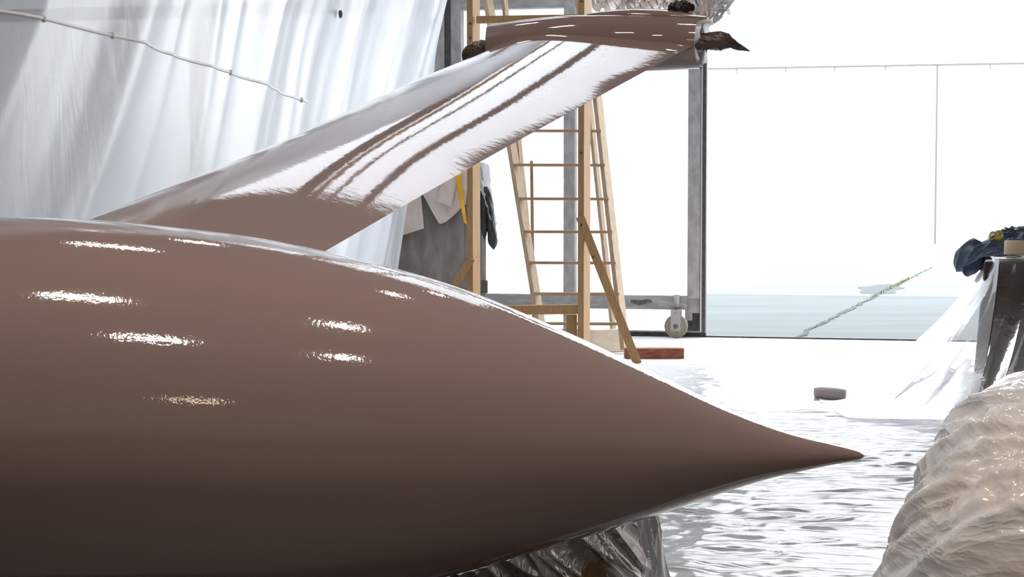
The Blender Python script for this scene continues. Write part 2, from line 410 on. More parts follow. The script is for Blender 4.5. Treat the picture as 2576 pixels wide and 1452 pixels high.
# ---- sliding door leaf
def door_leaf(name, u0, u1, posts, detail):
    root = bpy.data.objects.new(name, None); C.objects.link(root)
    root.location = D0; root.rotation_euler = (0, 0, DANG); bpy.context.view_layer.update()
    root['kind'] = 'structure'
    R = Matrix.Rotation(DANG, 3, 'Z')
    def lb(nm, ua, ub, ya, yb, za, zb, mt, bev=0.003):
        c = dpt((ua+ub)/2, (ya+yb)/2, (za+zb)/2)
        return box(nm, (abs(ub-ua), abs(yb-ya), abs(zb-za)), c, mt, root, rot=R, bev=bev)
    lb('panel', u0, u1 - 0.02, 0.062, 0.07, 0.03, 5.2, M['panel'], 0)
    lb('bottom_seal', u0, u1, 0.03, 0.075, 0.004, 0.035, M['rubber'])
    lb('seal_rail', u0, u1 - 0.03, 0.02, 0.06, 0.036, 0.047, M['steel'])
    zb0, zb1 = on_door(1600, 777)[1], on_door(1600, 743)[1]
    zt0, zt1 = on_door(1440, 19)[1], on_door(1440, -14)[1]
    for k, (pa, pb) in enumerate(posts):
        lb('post', pa, pb, -0.05, 0.06, 0.33 if (k == len(posts) - 1 and detail) else 0.05, 5.2, M['steel'])
    for k in range(len(posts) - 1):
        a, b = posts[k][1], posts[k+1][0]
        for z0, z1 in ((zb0, zb1), (zt0, zt1), (5.05, 5.2)):
            lb('beam', a, b, -0.045, 0.055, z0, z1, M['steel_stain'])
    return root, lb
uR0, uR1 = on_door(1731, 600)[0], on_door(1762, 600)[0]
uE = on_door(1777, 600, 0.03)[0]
uM0, uM1 = on_door(1420, 600)[0], on_door(1448, 600)[0]
uL0, uL1 = on_door(1138, 100)[0], on_door(1163, 100)[0]
door, lb = door_leaf('door_1', uL0, uE, [(uL0, uL1), (uM0, uM1), (uR0, uR1)], True)
door['label'] = 'tall sliding hangar door leaf of translucent panels in a grey steel frame'; door['category'] = 'door'
lb('edge_strip', uR1 + 0.004, uR1 + 0.016, -0.045, 0.05, 0.06, 5.2, M['alu'])
lb('edge_seal', uR1 + 0.016, uE, -0.03, 0.07, 0.04, 5.2, M['rubber'])
# stepped foot below the right post
uF0, zF1 = on_door(1724, 779)
lb('foot_plate', uF0, uR1, -0.02, 0.02, 0.205, 0.335, M['steel'])
lb('foot_plate', uF0, on_door(1742, 800)[0], -0.02, 0.02, 0.14, 0.205, M['steel'])
lb('foot_block', on_door(1728, 800)[0], uR1, 0.022, 0.05, 0.05, 0.335, M['rubber'])
# caster wheel
uw, zw = on_door(1701, 826, -0.10)
wc = dpt(uw, -0.10, 0.098)
cw = lathe('caster_wheel', [(0.0, -0.028), (0.030, -0.028), (0.080, -0.026), (0.082, -0.022), (0.084, -0.026), (0.095, -0.022), (0.098, -0.012), (0.098, 0.012), (0.095, 0.022), (0.080, 0.026), (0.0, 0.028)], M['nylon'], door, 48, NRM, wc, True)
for s in (-1, 1):
    lb('caster_bracket', uw - 0.042, uw + 0.042, -0.10 + s*0.036 - 0.004, -0.10 + s*0.036 + 0.004, 0.058, 0.235, M['bracket'])
lb('caster_bracket', uw - 0.042, uw + 0.042, -0.14, -0.06, 0.231, 0.239, M['bracket'])
bt = lathe('axle_bolt', [(0.0, -0.012), (0.010, -0.012), (0.010, -0.006), (0.013, -0.006), (0.022, -0.004), (0.022, 0.0)], M['bolt'], door, 6, NRM, wc - NRM * 0.04, False)
lathe('bracket_rivet', [(0.0, -0.003), (0.005, -0.002), (0.005, 0.0)], M['bolt'], door, 10, NRM, dpt(uw - 0.004, -0.14, 0.218))
tube('caster_stem', [dpt(uw, -0.10, 0.238), dpt(uw, -0.10, 0.262)], 0.016, M['bolt'], door)
tube('caster_sleeve', [dpt(uw, -0.085, 0.258), dpt(uw, -0.085, 0.36)], 0.024, M['steel'], door, 16)
# oil stain patch on the bottom beam: irregular thin smear
su, sz = on_door(1612, 760, -0.046)
sp = []
for k in range(40):
    a = 2*math.pi*k/40
    r = 1 + 0.22*math.sin(2*a+1) + 0.2*math.sin(3*a) + 0.08*math.sin(7*a+2)
    sp.append(dpt(su + 0.075*r*math.cos(a), -0.0465, sz + 0.026*r*math.sin(a)))
obj('stain', sp, [tuple(range(40))], M['stain'], door)
# neighbouring leaf behind the curtain
d2, lb2 = door_leaf('door_2', uL0 - 4.6, uL0 - 0.05, [(uL0-4.6, uL0-4.5), (uL0-2.4, uL0-2.3), (uL0 - 0.16, uL0 - 0.06)], False)
d2['label'] = 'second translucent hangar door leaf behind the plastic curtain'; d2['category'] = 'door'
lb2('edge_seal', uL0 - 0.055, uL0 - 0.012, -0.04, 0.07, 0.04, 5.2, M['rubber'])

# ================================================================== OUTSIDE
# white hangar across the apron
bz = ground(2352, 617, -0.035); BD = bz.y
bang = math.radians(-12.3)
bld = thing('hangar_building', 'long white hangar across the apron with one tall panel joint', 'building', (bz.x, BD, -0.035), bang)
BE = Vector((math.cos(bang), math.sin(bang), 0)); BN = Vector((-math.sin(bang), math.cos(bang), 0))
BR = Matrix.Rotation(bang, 3, 'Z')
def bp(u, y, z): return Vector((bz.x, BD, 0)) + BE*u + BN*y + Vector((0, 0, z))
def b_uz(px, py):
    r = ray(px, py); t = (Vector((bz.x, BD, 0)) - Vector((0, 0, CAMZ))).dot(BN) / r.dot(BN)
    p = Vector((0, 0, CAMZ)) + r*t; return (p - Vector((bz.x, BD, 0))).dot(BE), p.z
_, zj = b_uz(2358, 163)
box('wall', (60, 8, zj + 3.0), bp(0, 4.03, (zj+3.0)/2 - .035), M['white_wall'], bld, rot=BR, bev=0)
box('eave_joint', (60, 0.06, 0.05), bp(0, 0.02, zj), M['joint'], bld, rot=BR, bev=0)
box('panel_joint', (0.05, 0.06, zj), bp(0, 0.02, zj/2), M['joint'], bld, rot=BR, bev=0)
for px in (1853, 1976, 2100, 2227, 2491):
    u, _z = b_uz(px, 170)
    box('clip', (0.035, 0.05, 0.13), bp(u, 0.02, zj - 0.07), M['joint'], bld, rot=BR, bev=0)

# expansion joint with weeds in the apron
ja, jb = ground(1990, 855, -0.032), ground(2345, 672, -0.032)
ja = ja + (ja - jb) * 0.02
n = 60; pts = []
rng = random.Random(3)
L_, R_ = [], []
side = Vector((-(jb-ja).y, (jb-ja).x, 0)).normalized()
for i in range(n+1):
    p = ja + (jb-ja)*i/n + side*rng.uniform(-.03, .03); wdt = rng.uniform(0.012, 0.035)
    L_.append(p - side*wdt + Vector((0, 0, 0.002))); R_.append(p + side*wdt + Vector((0, 0, 0.002)))
crack = obj('joint', L_ + R_, [(i, i+1, n+2+i, n+1+i) for i in range(n)], M['crack'], apron)
# dark patch across the joint
pc = ground(2215, 727, -0.031)
pp = []
for k in range(50):
    a = 2*math.pi*k/50; r = 1 + 0.12*math.sin(5*a+.5) + 0.10*math.sin(7*a)
    pp.append(pc + Vector((0.28*r*math.cos(a) + 0.35*math.sin(a), 1.3*r*math.sin(a), 0)))
obj('patch', pp, [tuple(range(50))], M['crack_patch'], apron)
# weeds: tufts along the joint
wv, wf = [], []
for i in range(600):
    t = rng.choice([rng.uniform(0.10, 0.5), rng.gauss(0.55, 0.07), rng.gauss(0.62, 0.05), rng.gauss(.66, .03)])
    p = ja + (jb-ja)*t + side*rng.gauss(0, 0.018)
    h = rng.uniform(0.01, 0.045) if t > 0.42 else rng.uniform(0.004, 0.015)
    a = rng.uniform(0, 6.28); dx = Vector((math.cos(a), math.sin(a), 0))
    b = len(wv)
    wv += [p - dx*0.007, p + dx*0.007, p + Vector((-dx.y*rng.uniform(0, .04), dx.x*rng.uniform(0, .04), h))]
    wf.append((b, b+1, b+2))
wd = obj('weeds', wv, wf, M['weed']); wd['kind'] = 'stuff'; tag(wd, 'green weeds sprouting along the joint of the concrete apron', 'weeds')

# ================================================================== AIRCRAFT
air = thing('aircraft', 'glossy brown pointed aircraft fuselage with swept fin and open tube fairing', 'aircraft', (-1.0, 3.5, 0.0))
top = [(-2500, 1030), (-2400, 900), (-2100, 720), (-1500, 600), (-800, 552), (-300, 541), (0, 540), (120, 541), (250, 547), (450, 566), (700, 600), (850, 634), (1000, 670), (1150, 716), (1300, 776), (1480, 856), (1700, 962), (1850, 1037), (2000, 1094), (2100, 1119), (2145, 1131), (2165, 1138), (2176, 1147)]
bot = [(-2500, 1032), (-2400, 1160), (-2100, 1330), (-1500, 1450), (-800, 1520), (-300, 1542), (0, 1545), (600, 1530), (900, 1497), (1150, 1446), (1300, 1402), (1538, 1333), (1704, 1280), (1925, 1207), (2000, 1190), (2100, 1169), (2145, 1161), (2165, 1156), (2176, 1147.5)]
def body_d(px): return 3.45 + 0.40 * px / 2176.0
st = np.concatenate([np.linspace(-2500, -300, 40), np.linspace(-280, 2080, 150), np.linspace(2085, 2176, 30)])
ug = np.arange(-2500, 2177, 2.0)
def hull(line):
    y = pchip(*zip(*line), ug); k = np.exp(-0.5*(np.arange(-90, 91)*2/55.0)**2); k /= k.sum()
    sm = np.convolve(np.pad(y, 90, mode='edge'), k, 'valid')
    wgt = np.clip((2060 - ug)/200, 0, 1) * np.clip((ug + 2250)/200, 0, 1)
    return np.interp(st, ug, sm*wgt + y*(1-wgt))
tt2, bb2 = hull(top), hull(bot)
NR = 128; ring = []
for x, a, b in zip(st, tt2, bb2):
    d = body_d(x); c = at(x, (a+b)/2, d); r = max((b-a)/2/FPX*d*0.992, 0.0004)
    ring.append([(c.x, c.y + r*math.cos(t)*1.0, c.z + r*math.sin(t)) for t in np.linspace(0, 2*math.pi, NR, endpoint=False)])
fus = grid('fuselage', np.array(ring), M['paint'], air, closed_v=True)

# fin: swept wing-like surface rising away to the tube
DT = 6.2
LE = [at(250, 548, 3.66), at(640, 392, 4.38), at(1000, 232, 5.50), at(1232, 140, DT + 0.07)]
TE = [at(832, 624, 3.78), at(1200, 412, 4.70), at(1500, 246, 5.50), at(1748, 112, DT - 0.08)]
NS, NC = 90, 72
def ext(Q, n):
    Q = [Q[0] + (Q[0] - Q[1]) * 0.30] + Q + [Q[-1] + (Q[-1] - Q[-2]) * 0.06]
    return resample(Q, n)
Lp, Tp = ext(LE, NS), ext(TE, NS)
xc = 0.5 * (1 - np.cos(np.linspace(0, math.pi, NC)))
th = 5 * (0.2969*np.sqrt(xc) - 0.126*xc - 0.3516*xc**2 + 0.2843*xc**3 - 0.1036*xc**4)
P = []
for i in range(NS):
    s = i / (NS - 1)
    L0, T0 = Vector(Lp[i]), Vector(Tp[i]); ch = T0 - L0; c = ch.length
    sp_ = Vector(Lp[min(i+1, NS-1)]) - Vector(Lp[max(i-1, 0)])
    nn = ch.cross(sp_).normalized()
    if nn.z < 0: nn = -nn
    k = max(0.0, (s - 0.86) / 0.14); fil = 0.018 * k * k
    up, lo = [], []
    for j in range(NC):
        base = L0 + ch * xc[j]
        e = math.sin(math.pi * min(max(xc[j], 0), 1))**0.5
        up.append(base + nn * (0.155 * c * th[j] + fil * e))
        lo.append(base - nn * (0.10 * c * th[j]))
    P.append(up + lo[::-1][1:-1])
fin = grid('tail_fin', np.array([[list(v) for v in r] for r in P]), M['paint_fin'], air, closed_v=True)

# tube fairing at the fin tip
tx = [1228, 1330, 1440, 1540, 1650, 1762]
ty_top = [64, 50, 40, 37, 40, 46]; ty_bot = [192, 188, 184, 181, 178, 172]
xs = np.linspace(1228, 1762, 50)
a_, b_ = pchip(tx, ty_top, xs), pchip(tx, ty_bot, xs)
def tube_d(px):
    q = (px - 1228) / 534.0
    return DT + 0.13 - 0.20 * q - 0.05 * 4 * q * (1 - q)
out, inn = [], []
for x, a, b in zip(xs, a_, b_):
    d = tube_d(x) + 0.06; c = at(x, (a+b)/2, d); r = (b-a)/2/FPX*d
    ta = math.radians(6 + 14*(x - 1228)/534.0); sd = Vector((math.sin(ta), math.cos(ta), 0))
    out.append([c + sd*(r*math.cos(t)) + Vector((0, 0, r*math.sin(t))) for t in np.linspace(0, 2*math.pi, 72, endpoint=False)])
    inn.append([c + sd*((r-.004)*math.cos(t)) + Vector((0, 0, (r-.004)*math.sin(t))) for t in np.linspace(0, 2*math.pi, 72, endpoint=False)])
tub = grid('tube_fairing', np.array([[list(v) for v in r] for r in out]), M['paint_fin'], air, closed_v=True)
lin = grid('tube_lining', np.array([[list(v) for v in r] for r in inn]), M['primer'], tub, closed_v=True)
lin['label'] = 'white inside of the open tube'
collar = []
for q in np.linspace(0, 1, 10):
    r_ = []
    for t in np.linspace(0, 2*math.pi, 72, endpoint=False):
        tip_ = 0.022 + 0.030*max(0.0, math.sin(t)) + 0.007*math.sin(7*t) + 0.004*math.sin(13*t)
        e_ = np.array(list(inn[-2][int(round(t/(2*math.pi)*72)) % 72])); cc_ = np.mean([list(v) for v in inn[-2]], axis=0)
        p_ = cc_ + (e_ - cc_)*0.97 + np.array([math.cos(math.radians(-20)), math.sin(math.radians(-20)), 0])*(tip_*q)
        r_.append(list(p_))
    collar.append(r_)
cl_ = grid('masking_collar', np.array(collar), M['panel'], tub, closed_v=True); cl_['label'] = 'white masking collar sticking out of the tube mouth'
# spar through the tube, its ends wrapped in dark plastic
ca, cb = at(1228, 126, tube_d(1228) + .06), at(1762, 108, tube_d(1762) + .06)
tube('spar', [ca + (ca-cb)*0.02, cb], 0.028, M['blackwrap'], air, 16)
def wrapped(name, pts, rads, mt, parent, seed, amp=0.16, n=36, m=60):
    Q = resample(pts, m); rr = np.interp(np.linspace(0, 1, m), np.linspace(0, 1, len(rads)), rads)
    P = []; prev = None
    for i in range(m):
        t = Vector(Q[min(i+1, m-1)] - Q[max(i-1, 0)]).normalized()
        if prev is None: prev = t.orthogonal().normalized()
        s = (prev - t*prev.dot(t)).normalized(); prev = s; b = t.cross(s)
        an = np.linspace(0, 2*np.pi, n, endpoint=False)
        nz = amp * (ridged(np.cos(an)*1.6 + i*0.09, np.sin(an)*1.6 + 5.0 + i*0.02, 3, seed) - 0.9)
        P.append([list(Vector(Q[i]) + (s*math.cos(q) + b*math.sin(q)) * rr[i] * (1 + z_)) for q, z_ in zip(an, nz)])
    return grid(name, np.array(P), mt, parent, closed_v=True)
dsh = tube_d(1762) + 0.06
w1 = wrapped('wrapped_spar_end', [at(1740, 106, dsh), at(1790, 104, dsh), at(1815, 103, dsh), at(1838, 108, dsh), at(1852, 116, dsh), at(1866, 121, dsh), at(1888, 129, dsh)],
        [0.031, 0.031, 0.033, 0.037, 0.020, 0.011, 0.001], M['brownwrap'], air, 31)
w1['label'] = 'spar end wrapped in dark crumpled plastic with a twisted tip'
dl = tube_d(1228) + 0.02
w2 = wrapped('wrapped_spar_end', [at(1250, 122, dl), at(1222, 121, dl), at(1205, 124, dl), at(1188, 130, dl), at(1172, 140, dl), at(1166, 152, dl)],
        [0.03, 0.028, 0.033, 0.033, 0.025, 0.004], M['brownwrap'], air, 37)
w2['label'] = 'dark wrapped stub at the front of the tube'
# upper fairing lens on the tube
up = []
for i, x in enumerate(np.linspace(1475, 1770, 50)):
    q = i / 49; h = 0.03 * math.sin(math.pi * min(1, q*0.9 + 0.02))**0.7
    yb = np.interp(x, xs, a_); d = tube_d(x) + 0.13; c = at(x, yb + 6, d)
    up.append([[c.x, c.y + 0.10*math.cos(t), c.z + (h + 0.004)*math.sin(t)] for t in np.linspace(0, 2*math.pi, 32, endpoint=False)])
grid('upper_fairing', np.array(up), M['paint'], air, closed_v=True)

# plastic wrap lying on top of the tube
def crumple(name, c, size, mt, parent, seed, amp=0.25, nu=90, nv=48, sc=2.2, flat=0.0, oct_=4):
    P = np.zeros((nu, nv, 3)); c = Vector(c)
    for i in range(nu):
        a = 2*math.pi*i/nu
        b = np.linspace(-math.pi/2, math.pi/2, nv)
        x, y, z = np.cos(b)*math.cos(a), np.cos(b)*math.sin(a), np.sin(b)
        nz = 1 + amp*(ridged(x*sc + 3.1 + z*.7, y*sc + z*sc*.8 + 1.7, oct_, seed) - 0.9)
        P[i, :, 0] = c.x + x*size[0]*nz; P[i, :, 1] = c.y + y*size[1]*nz
        P[i, :, 2] = c.z + np.where(z < 0, z*(1-flat), z)*size[2]*nz
    return grid(name, P, mt, parent, closed_u=True)
wrap = thing('plastic_wrap', 'pinkish crumpled plastic wrap bundled on top of the brown tube', 'plastic wrap', at(1690, 40, DT + 0.2))
top_pts = [at(1500, -10, DT+.32), at(1560, -40, DT+.3), at(1650, -60, DT+.3), at(1720, -60, DT+.28), at(1775, -50, DT+.2)]
bot_pts = [at(1492, 27, DT+.2), at(1560, 23, DT+.12), at(1640, 22, DT+.10), at(1700, 30, DT+.08), at(1768, 44, DT+.05)]
drape('wrap_sheet', top_pts, bot_pts, 120, 50, M['pinkfilm'], wrap,
      lambda u, v: 0.05*(ridged(u*6+v*1.2, v*2.0-u*1.5, 4, 51)-.8)*(0.3+v*.7), zpow=1.3)
drape('wrap_sheet', [at(1690, -45, DT+.25), at(1740, -60, DT+.2), at(1800, -60, DT+.2)], [at(1705, 46, DT+.02), at(1768, 48, DT-.02), at(1800, 52, DT+.02)], 90, 50, M['pinkfilm'], wrap,
      lambda u, v: 0.035*(ridged(u*5+v*.4, v*1.2, 4, 53)-.8), zpow=1.2)
drape('wrap_tail', [at(1780, -60, DT+.2), at(1810, -60, DT+.25), at(1860, -60, DT+.3)], [at(1780, 50, DT+.02), at(1796, 60, DT+.08), at(1838, 20, DT+.2)], 80, 50, M['whitefilm'], wrap,
      lambda u, v: 0.05*(ridged(u*4+v*.4, v*1.5, 4, 57)-.8), zpow=1.2)
bf = crumple('dark_fold', at(1712, 22, DT+.03), (0.045, 0.03, 0.03), M['blackwrap'], wrap, 61, 0.35, 48, 24)
bf['label'] = 'black plastic fold'
drape('tape_strip', [at(1742, -10, DT+.0), at(1748, -10, DT+.0)], [at(1754, 16, DT-.02), at(1759, 17, DT-.02)], 4, 10, M['bluetape'], wrap)

# ================================================================== CURTAIN
cur = thing('plastic_curtain', 'white translucent plastic sheeting hung in slanting folds as a wall', 'plastic curtain', (-1.6, 6.0, 0))
path = [Vector((-5.6, 5.0, 0)), Vector((-3.4, 5.2, 0)), Vector((-2.2, 5.7, 0)), Vector((-1.62, 6.9, 0)), Vector((-1.15, 9.0, 0)), at(1072, 500, 11.7), at(1100, 500, 12.4)]
path = [Vector((p.x, p.y, 0)) for p in path]
NU, NV = 620, 120
Cp = resample(path, NU)
tan = np.gradient(Cp, axis=0); tan /= np.linalg.norm(tan, axis=1, keepdims=True)
slen = np.concatenate([[0], np.cumsum(np.linalg.norm(np.diff(Cp, axis=0), axis=1))])
ZT = 5.5
zz = np.linspace(0.02, ZT, NV)
S, Z = np.meshgrid(slen, zz, indexing='ij')
# the sheet is pulled sideways towards its top, so folds lean
lean = 0.62 * (Z - 1.0)
ph = S - lean
fold = (0.13*fbm(ph*0.75, Z*0.06, 1, 71) + 0.065*(ridged(ph*0.9+3, Z*0.08, 1, 73) - .6) + 0.022*(ridged(ph*2.6, Z*0.15, 1, 77)-.6) + 0.0025*(ridged(ph*7, Z*0.6, 2, 78)-.7))
fold *= 0.35 + 0.65*np.clip((Z-0.2)/2.2, 0, 1)
fold += 0.05*fbm(S*0.5, Z*0.6, 2, 79)
nx, ny = -tan[:, 1], tan[:, 0]
# the free right edge leans: shift along the path at the lower end
edge = np.clip((S - (slen[-1]-3.0))/3.0, 0, 1)**2 * 0.0
PX = Cp[:, 0:1] + nx[:, None]*fold*-1; PY = Cp[:, 1:2] + ny[:, None]*fold*-1
# slanted end: the last stretch moves left with falling height
sl = np.clip((S - (slen[-1]-2.5))/2.5, 0, 1)
PX = PX + sl * (0.21*(Z - 2.6) + 0.11)
Pc = np.stack([PX, PY, Z], 2)
sheet = grid('sheet', Pc, M['curtain'], cur)
# welded seam that shows as a cord line across the folds
seam = []
def cur_pt(px, py):
    # nearest curtain vertex to a pixel, by projection
    d = Pc.reshape(-1, 3); rel = d - np.array([0, 0, CAMZ])
    yc = rel[:, 1]*math.cos(PITCH) - rel[:, 2]*math.sin(PITCH)
    upc = rel[:, 1]*math.sin(PITCH) + rel[:, 2]*math.cos(PITCH)
    ux, uy = CX + rel[:, 0]/yc*FPX, CY - upc/yc*FPX
    k = np.argmin((ux-px)**2 + (uy-py)**2 + 4*np.maximum(0, yc - 40)); return divmod(int(k), NV)
sk = [cur_pt(-60, 2), cur_pt(120, 55), cur_pt(300, 98), cur_pt(450, 138), cur_pt(560, 172), cur_pt(680, 222), cur_pt(775, 258)]
ii = np.array([a for a, b in sk], float); zz_ = np.array([zz[b] for a, b in sk])
o_ = np.argsort(ii); ii, zz_ = ii[o_], zz_[o_]; keep = np.concatenate([[True], np.diff(ii) > 0]); ii, zz_ = ii[keep], zz_[keep]
pf = np.polyfit(slen[ii.astype(int)], zz_, 2)
def cur_at(i, z):
    j = int(np.clip(np.searchsorted(zz, z) - 1, 0, NV-2)); t = (z-zz[j])/(zz[j+1]-zz[j])
    p = Vector(Pc[i, j]*(1-t) + Pc[i, j+1]*t)
    return p + (Vector((0, 0, CAMZ)) - p).normalized() * 0.006
strip = []
for i in range(int(ii[0]), int(ii[-1])+1):
    z = float(np.polyval(pf, slen[i])); strip.append([list(cur_at(i, z + dz)) for dz in (-0.006, 0.0, 0.006)]); seam.append(cur_at(i, z))
grid('seam', np.array(strip), M['white_wall'], cur, thick=0.002)
for q in (0.10, 0.24, 0.62, 0.97):
    p_ = seam[int(q*(len(seam)-1))]
    crumple('seam_knot', p_, (0.008, 0.008, 0.014), M['white_wall'], cur, 81, 0.3, 12, 8)
i, j = cur_pt(846, 40)
ck = crumple('clip', Vector(Pc[i, j]) - Vector((nx[i], ny[i], 0))*0.02, (0.012, 0.012, 0.022), M['bolt'], cur, 83, 0.35, 14, 10)
ck['label'] = 'small dark clip'
i0, j0 = cur_pt(1108, -10); i1, j1 = cur_pt(1118, 55)
i1 = min(i1, NU - 6); i0 = min(i0, NU - 6)
tp = [Vector(Pc[min(i0, i1)-4, j]) for j in range(j1, min(j1+10, NV))]
if len(tp) > 2:
    drape('tape_strip', [Vector(Pc[i1-3, j1]) + Vector((0, -.02, .25)), Vector(Pc[i1+3, j1]) + Vector((0, -.02, .25))], [Vector(Pc[i1-3, j1]) + Vector((0, -.02, 0)), Vector(Pc[i1+3, j1]) + Vector((0, -.02, 0))], 4, 6, M['cyantape'], cur)

# ================================================================== FLOOR FILM
def floor_film(name, x0, x1, y0f, y1f, nx_, ny_, z0, seed, amp, label, mt='floorfilm'):
    xs_ = np.linspace(x0, x1, nx_); v = np.linspace(0, 1, ny_)
    X, V = np.meshgrid(xs_, v, indexing='ij')
    Y0, Y1 = y0f(xs_)[:, None], y1f(xs_)[:, None]
    Y = Y0 + (Y1-Y0)*V
    wx = X + 0.35*fbm(X*0.8, Y*0.8, 2, seed+20); wy = Y + 0.25*fbm(X*0.7+4, Y*0.7, 2, seed+24)
    h = 0.7*ridged(wx*0.8, wy*3.0, 4, seed) + 0.5*ridged(wx*2.4+wy*.8, wy*6.5, 3, seed+5) + 0.4*ridged(wx*2.6-wy*1.9, wy*2.8+wx, 3, seed+9)
    h = h * (0.55 + 0.9*np.clip(fbm(X*0.5, Y*0.5, 2, seed+30)+.5, 0, 1))
    Z_ = 0.004 + (z0 - 0.004 + amp*np.clip(h - 0.6, 0, 3)) * np.clip(V*(Y1-Y0)/0.10, 0.15, 1)
    return tag(grid(name, np.stack([X, Y, Z_], 2), M[mt]), label, 'plastic sheet', 'plastic film on the floor')
e0 = ground(1880, 1047).y; 
floor_film('floor_film', -1.6, 5.0, lambda x: 3.9 + 0*x, lambda x: 9.2 + 0*x, 420, 380, 0.004, 101, 0.013, 'wrinkled shiny plastic film on the floor beside the pointed nose')
floor_film('floor_film', -0.2, 5.4, lambda x: 8.62 - 0.09*(x-1.2) + 0.04*fbm(x*1.5, x*0+.3, 3, 140), lambda x: 11.25 + 0.22*fbm(x*0.8, x*0+.7, 3, 141), 300, 150, 0.015, 121, 0.012, 'milky plastic film on the floor nearer the open door', 'floorfilm_milky')
# rolled tube lying under the film
rt = ground(2078, 1006, 0.014)
tag(tube('cardboard_roll', [rt + Vector((-.06, .03, .035)), rt + Vector((-.03, .02, .038)), rt + Vector((.06, -.02, .036)), rt + Vector((.1, -.04, .032))], [0.028, 0.034, 0.034, 0.03], M['cardboard'], None, 16), 'short brown cardboard roll lying on the floor film', 'roll')

# ================================================================== WOODEN SCAFFOLD
DS = 11.55
sc = thing('wooden_scaffold', 'tall wooden scaffold frame of pine posts with diagonal braces', 'scaffold', ground(1465, 905))
fr = Vector((math.cos(math.radians(-34)), math.sin(math.radians(-34)), 0))
fr = Vector((math.cos(math.radians(34)), math.sin(math.radians(34)), 0))
def post(px0, px1, d, zt=4.2, pw=0.046, pd=0.125, mt=M['wood']):
    c = at((px0+px1)/2, 500, d); s = Vector((math.cos(math.radians(-24)), math.sin(math.radians(-24)), 0))
    return beam('post', (c.x, c.y, 0), (c.x, c.y, zt), pw, pd, mt, sc, side=s)
post(1174, 1209, DS + 0.2)
post(1453, 1486, DS)
pL, pM = at(1192, 500, DS + .2), at(1468, 500, DS)
def pt2(px, py, d): return at(px, py, d)
beam('beam', at(1225, 781, DS + .10), at(1457, 778, DS - .01), 0.066, 0.05, M['wood'], sc, side=(0, 0, 1))
beam('beam', at(1200, 50, DS + .15), at(1460, 46, DS - .0), 0.05, 0.05, M['wood'], sc, side=(0, 0, 1))
beam('brace', at(1459, 545, DS - .06), at(1604, 916, DS - .10), 0.060, 0.03, M['wood'], sc, side=(1, 0, 0))
beam('brace', at(1186, 650, DS + .10), at(1128, 742, DS + .10), 0.058, 0.03, M['wood'], sc, side=(1, 0, 0))
beam('cleat', at(1438, 792, DS + .03), at(1438, 905, DS + .03), 0.075, 0.04, M['wood'], sc, side=(1, 0, 0))
# rear posts of the scaffold frame towards the camera side (hidden by fin and fuselage below)
for (px, py, d) in ((1462, 385, DS-.045), (1462, 5, DS-.045), (1183, 60, DS+.16), (1183, 96, DS+.16)):
    p = at(px, py, d); lathe('knot', [(0.0, -0.004), (0.006, -0.004), (0.010, 0.0)], M['knot'], sc, 10, (0, 1, 0), p + Vector((0, -.03, 0)))
for (px, py) in ((1492, 646), (1597, 895), (1462, 566)):
    p = at(px, py, DS - .08); lathe('bolt_hole', [(0.0, -0.002), (0.008, -0.002), (0.010, 0.0)], M['knot'], sc, 12, (0, 1, 0), p + Vector((0, -.018, 0)))

# ------------------------------------------------------------------ step ladder
ld = thing('stepladder', 'tall wooden stepladder with thin rungs behind the scaffold', 'ladder', ground(1460, 880))
def rail(p0, p1, wd, dp, mt, ang=-35):
    s = Vector((math.cos(math.radians(ang)), math.sin(math.radians(ang)), 0))
    return beam('rail', p0, p1, wd, dp, mt, ld, side=s)
dB, dT_ = 12.25, 12.75
def rdep(py): return dB + (dT_ - dB) * (880 - py) / 1100.0
rail(at(1370, 880, rdep(880)), at(1205, -140, rdep(-140)), 0.036, 0.085, M['wood_pale'])
rail(at(1573, 880, rdep(880)), at(1460, -140, rdep(-140)), 0.036, 0.085, M['wood_pale'])
rail(at(1353, 850, 13.5), at(1255, -140, 12.9), 0.028, 0.05, M['wood_pale'])
rail(at(1545, 850, 13.5), at(1440, -140, 12.9), 0.028, 0.05, M['wood_pale'])
def lx(py): return 1370 + (py-880)*(1370-1205)/1020.0
def rx(py): return 1573 + (py-880)*(1573-1460)/1020.0
for py in (814, 739, 661, 583, 500, 415, 329, 243, 157, 70, -18, -106):
    beam('rung', at(lx(py) - 2, py, rdep(py) - .03), at(rx(py), py + 1, rdep(py) - .03), 0.021, 0.045, M['wood_rung'], ld, side=(0, 0, 1))
bt_ = tag(beam('wood_batten', ground(1343, 873), at(1337, 405, 12.9), 0.024, 0.04, M['wood'], None, side=(1, 0, 0)), 'thin pine batten standing between the ladder rails', 'batten')

# ------------------------------------------------------------------ wood on the floor
pb = ground(1545, 893)
box_rot = math.radians(-38)
blk = box('plywood_block', (0.42, 0.045, 0.17), (at(1530, 868, 12.3).x - .05, 12.35, 0.087), M['plywood'], None, rotz=math.radians(28))
tag(blk, 'pale plywood block on the floor behind the diagonal brace', 'wood block')
pk0, pk1 = ground(1572, 903), ground(1722, 904)
plk = box('red_plank', ((pk1-pk0).length, 0.10, 0.074), ((pk0.x+pk1.x)/2, pk0.y + .05, 0.038), M['redwood'], None, rotz=0.0, bev=0.004)
tag(plk, 'short reddish-brown plank lying on the floor by the door', 'plank')

